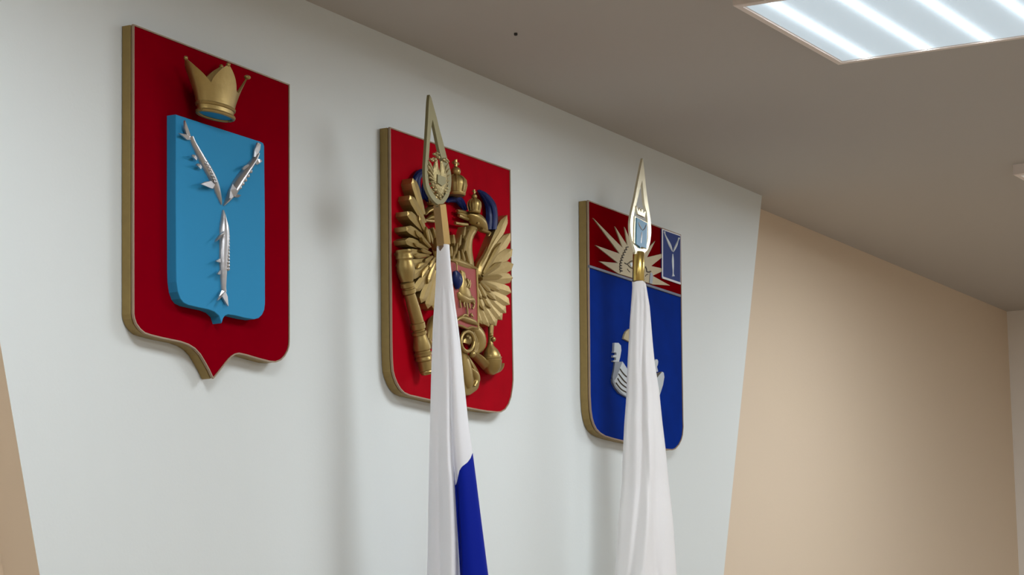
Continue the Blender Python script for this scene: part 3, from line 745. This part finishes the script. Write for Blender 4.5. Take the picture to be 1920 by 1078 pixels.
h2 = [(1204.2,338),(1206.3,358),(1208.6,382),(1212.2,397),(1214.6,416),(1215.2,440),(1212.8,458),(1206,466.5),(1199,464.5),(1190.5,456),(1188,440),(1188,412),(1190.2,395),(1194.5,377),(1200.2,353)]
fin2 = spear('spearhead', o2, h2, YQ2, 0.006, M['brass_pale'], pl2, 3, (0, 11, 12))
bm = B(); plate(bm, [(1190,404.5),(1214.6,417.5),(1213,467),(1202,463.5),(1200.3,466),(1198,461.5),(1188.5,455.5)], YQ2-0.002, YQ2+0.005, 0.0006); sm = obj('emblem_shield', bm, M['brass_pale'], fin2)
bm = B(); plate(bm, [(1194.3,407.5),(1214,418.5),(1212.6,465.5),(1203,462.5),(1201,465),(1199,461.5),(1193.2,457.5)], YQ2-0.0045, YQ2, 0.0004); obj('blue_enamel', bm, M['enamel'], sm)
for sp in ([(1197.4,417,0.5),(1199.5,424,0.7),(1203.8,431,0.5)], [(1211.6,421,0.5),(1209,428,0.7),(1205,432,0.5)], [(1202.8,435,0.4),(1202.6,444,1.0),(1201.8,456,0.5)]):
    bm = B(); relief(bm, sp, YQ2-0.0045, 0.002, 3, 6); obj('fish', bm, M['silver'], sm, True)
bm = B()
plate(bm, [(1196.4,401.5),(1209,407.5),(1211.3,396.5),(1208.6,396),(1206.6,399),(1205.4,392.5),(1203,392),(1201.8,397.5),(1199.8,391.5),(1197.8,391),(1197.2,396.5),(1194.6,388),(1192.6,387)], YQ2-0.002, YQ2+0.004, 0.0004)
for q in ((1193.2,387.3),(1199.1,390.5),(1204.2,392),(1211,395.8)): ball(bm, at(*q, YQ2-0.001), 0.0022)
obj('emblem_crown', bm, M['brass_pale'], sm)

# ------------------------------------------------------------------ flags
e1 = Vector((r_.x, r_.y, 0)).normalized(); e2 = Vector((f_.x, f_.y, 0)).normalized()
def interp(tab, y):
    if y <= tab[0][0]: return tab[0][1]
    for (a, va), (b, vb) in zip(tab, tab[1:]):
        if y <= b: return va+(vb-va)*(y-a)/(b-a)
    (a, va), (b, vb) = tab[-2:]
    return vb+(vb-va)/(b-a)*(y-b)
def flag(name, label, Y, left, right, front, ytop, mats, split=None, topcut=None):
    """gathered cloth hanging round its pole. left/right: outline; front(s, y): how far a strand stands forward, in half widths"""
    NC = 72; NB = 20
    ys = [ytop+(1078-ytop)*i/90 for i in range(91)] + [1078+40*i for i in range(1, 10)]
    bm = B(); rows = []
    for y in ys:
        xa, xb = interp(left, y), interp(right, y); c = at((xa+xb)/2, y, Y); k = FPX/depth_of(c); hw = (xb-xa)/2/k
        row = []
        for j in range(NC+1):
            s = j/NC; a = 1-2*s
            yy = y
            if topcut: yy = max(y, topcut(s))
            if split and j/NC > split['s']:
                # let one row follow the seam so the stripe edge is clean
                sy = split['y'](xa+(xb-xa)*s); n0 = split['y0']
                yy = ytop+(y-ytop)*(sy-ytop)/(n0-ytop) if y <= n0 else sy+(y-n0)*(1078-sy)/(1078-n0) if y < 1078 else y
            cc = c if yy == y else at((interp(left, yy)+interp(right, yy))/2, yy, Y)
            hw2 = hw if yy == y else (interp(right, yy)-interp(left, yy))/2/k
            d = max(front(s, yy)*hw2, 0.0155*math.sqrt(max(0, 1-(2*s-1)**2))**0.5)
            row.append(bm.verts.new(cc+e1*(-a*hw2)-e2*d))
        for j in range(1, NB):
            th = math.pi*j/NB; row.append(bm.verts.new(c+e1*(math.cos(th)*hw)+e2*(0.85*hw*math.sin(th)*(1+0.08*math.sin(5*th)))))
        rows.append(row)
    n = len(rows[0])
    for i in range(len(ys)-1):
        for j in range(n):
            f = bm.faces.new((rows[i][j], rows[i][(j+1) % n], rows[i+1][(j+1) % n], rows[i+1][j]))
            if split and ys[i] >= split['y0']-0.01 and split['s'] < (j+0.5)/NC < 1+0.16: f.material_index = 1
    o = obj(name, bm, mats, None, True)
    o['label'] = label; o['category'] = 'flag'; o['group'] = 'flags hanging gathered from their poles'
    return o
L1 = [(466,819),(490,818),(520,817.5),(560,815),(600,812),(650,810),(700,808.5),(800,806),(900,804),(1000,802.5),(1078,801)]
R1 = [(458,842.5),(500,845.5),(560,852),(610,859),(660,865),(720,870.5),(790,878),(850,886.5),(900,893),(980,903),(1078,915.5)]
def g(x, m, w): return math.exp(-((x-m)/w)**2)
def sstep(a, b, x):
    t = min(1, max(0, (x-a)/(b-a))); return t*t*(3-2*t)
def front1(s, y):
    v = 0.80*math.sqrt(max(0, 1-(2*s-1)**2))
    crease = interp([(460,0.62),(700,0.60),(788,0.555),(823,0.53),(870,0.525),(910,0.545),(1015,0.53),(1078,0.51)], y)
    amp = sstep(600, 860, y)
    v -= 0.75*amp*g(s, crease+0.02, 0.035)
    v += 0.18*amp*g(s, crease-0.10, 0.07)
    v += 0.045*math.sin(s*17+y*0.002)
    v -= 0.22*g(s, 0.30, 0.06)*(1-sstep(560, 760, y))
    v -= 0.10*g(s, 0.22, 0.05)*sstep(700, 900, y)
    return max(v, 0.02) if 0.01 < s < 0.99 else max(v, 0)
def seam1(x): return interp([(850,915),(856,903),(861,886),(866,879),(877,870),(884,861),(890,848),(900,838)], x)
ytop1 = 460
n0 = ytop1+(1078-ytop1)*60/90
flag('flag', 'gathered white flag whose lower right fold shows blue, hanging in front of the eagle shield', YQ1, L1, R1, front1, ytop1,
     [M['cloth'], M['cloth_blue']], split=dict(s=0.545, y=seam1, y0=n0),
     topcut=lambda s: interp([(0, 464), (0.28, 473), (0.6, 463), (0.85, 459), (1, 459)], s))
L2 = [(528,1185),(540,1185.4),(599,1181),(673.5,1176.8),(748,1173.9),(792,1170.5),(837,1168.3),(910,1165.5),(980,1159),(1078,1153)]
R2 = [(526,1209.5),(540,1212.4),(575.6,1218.4),(644,1224),(679,1227.5),(733,1236),(792,1242),(837,1247.5),(910,1254.7),(980,1262.4),(1078,1269)]
def front2(s, y):
    v = 0.80*math.sqrt(max(0, 1-(2*s-1)**2))
    v -= 0.16*g(s, interp([(530,0.72),(600,0.62),(700,0.5),(830,0.44),(1078,0.24)], y), 0.05)*(1-0.4*sstep(700, 1000, y))
    v += 0.22*g(s, interp([(530,0.85),(600,0.78),(700,0.66),(830,0.62),(1078,0.42)], y), 0.09)
    v -= 0.07*g(s, interp([(530,0.3),(1078,0.66)], y), 0.05)*sstep(560, 900, y)
    v += 0.035*math.sin(s*22+y*0.002)
    return max(v, 0.02) if 0.01 < s < 0.99 else max(v, 0)
flag('flag', 'plain white gathered flag hanging in front of the red and blue shield', YQ2, L2, R2, front2, 527, [M['cloth_warm']],
     topcut=lambda s: interp([(0, 531), (0.3, 529), (0.8, 528), (1, 534)], s))
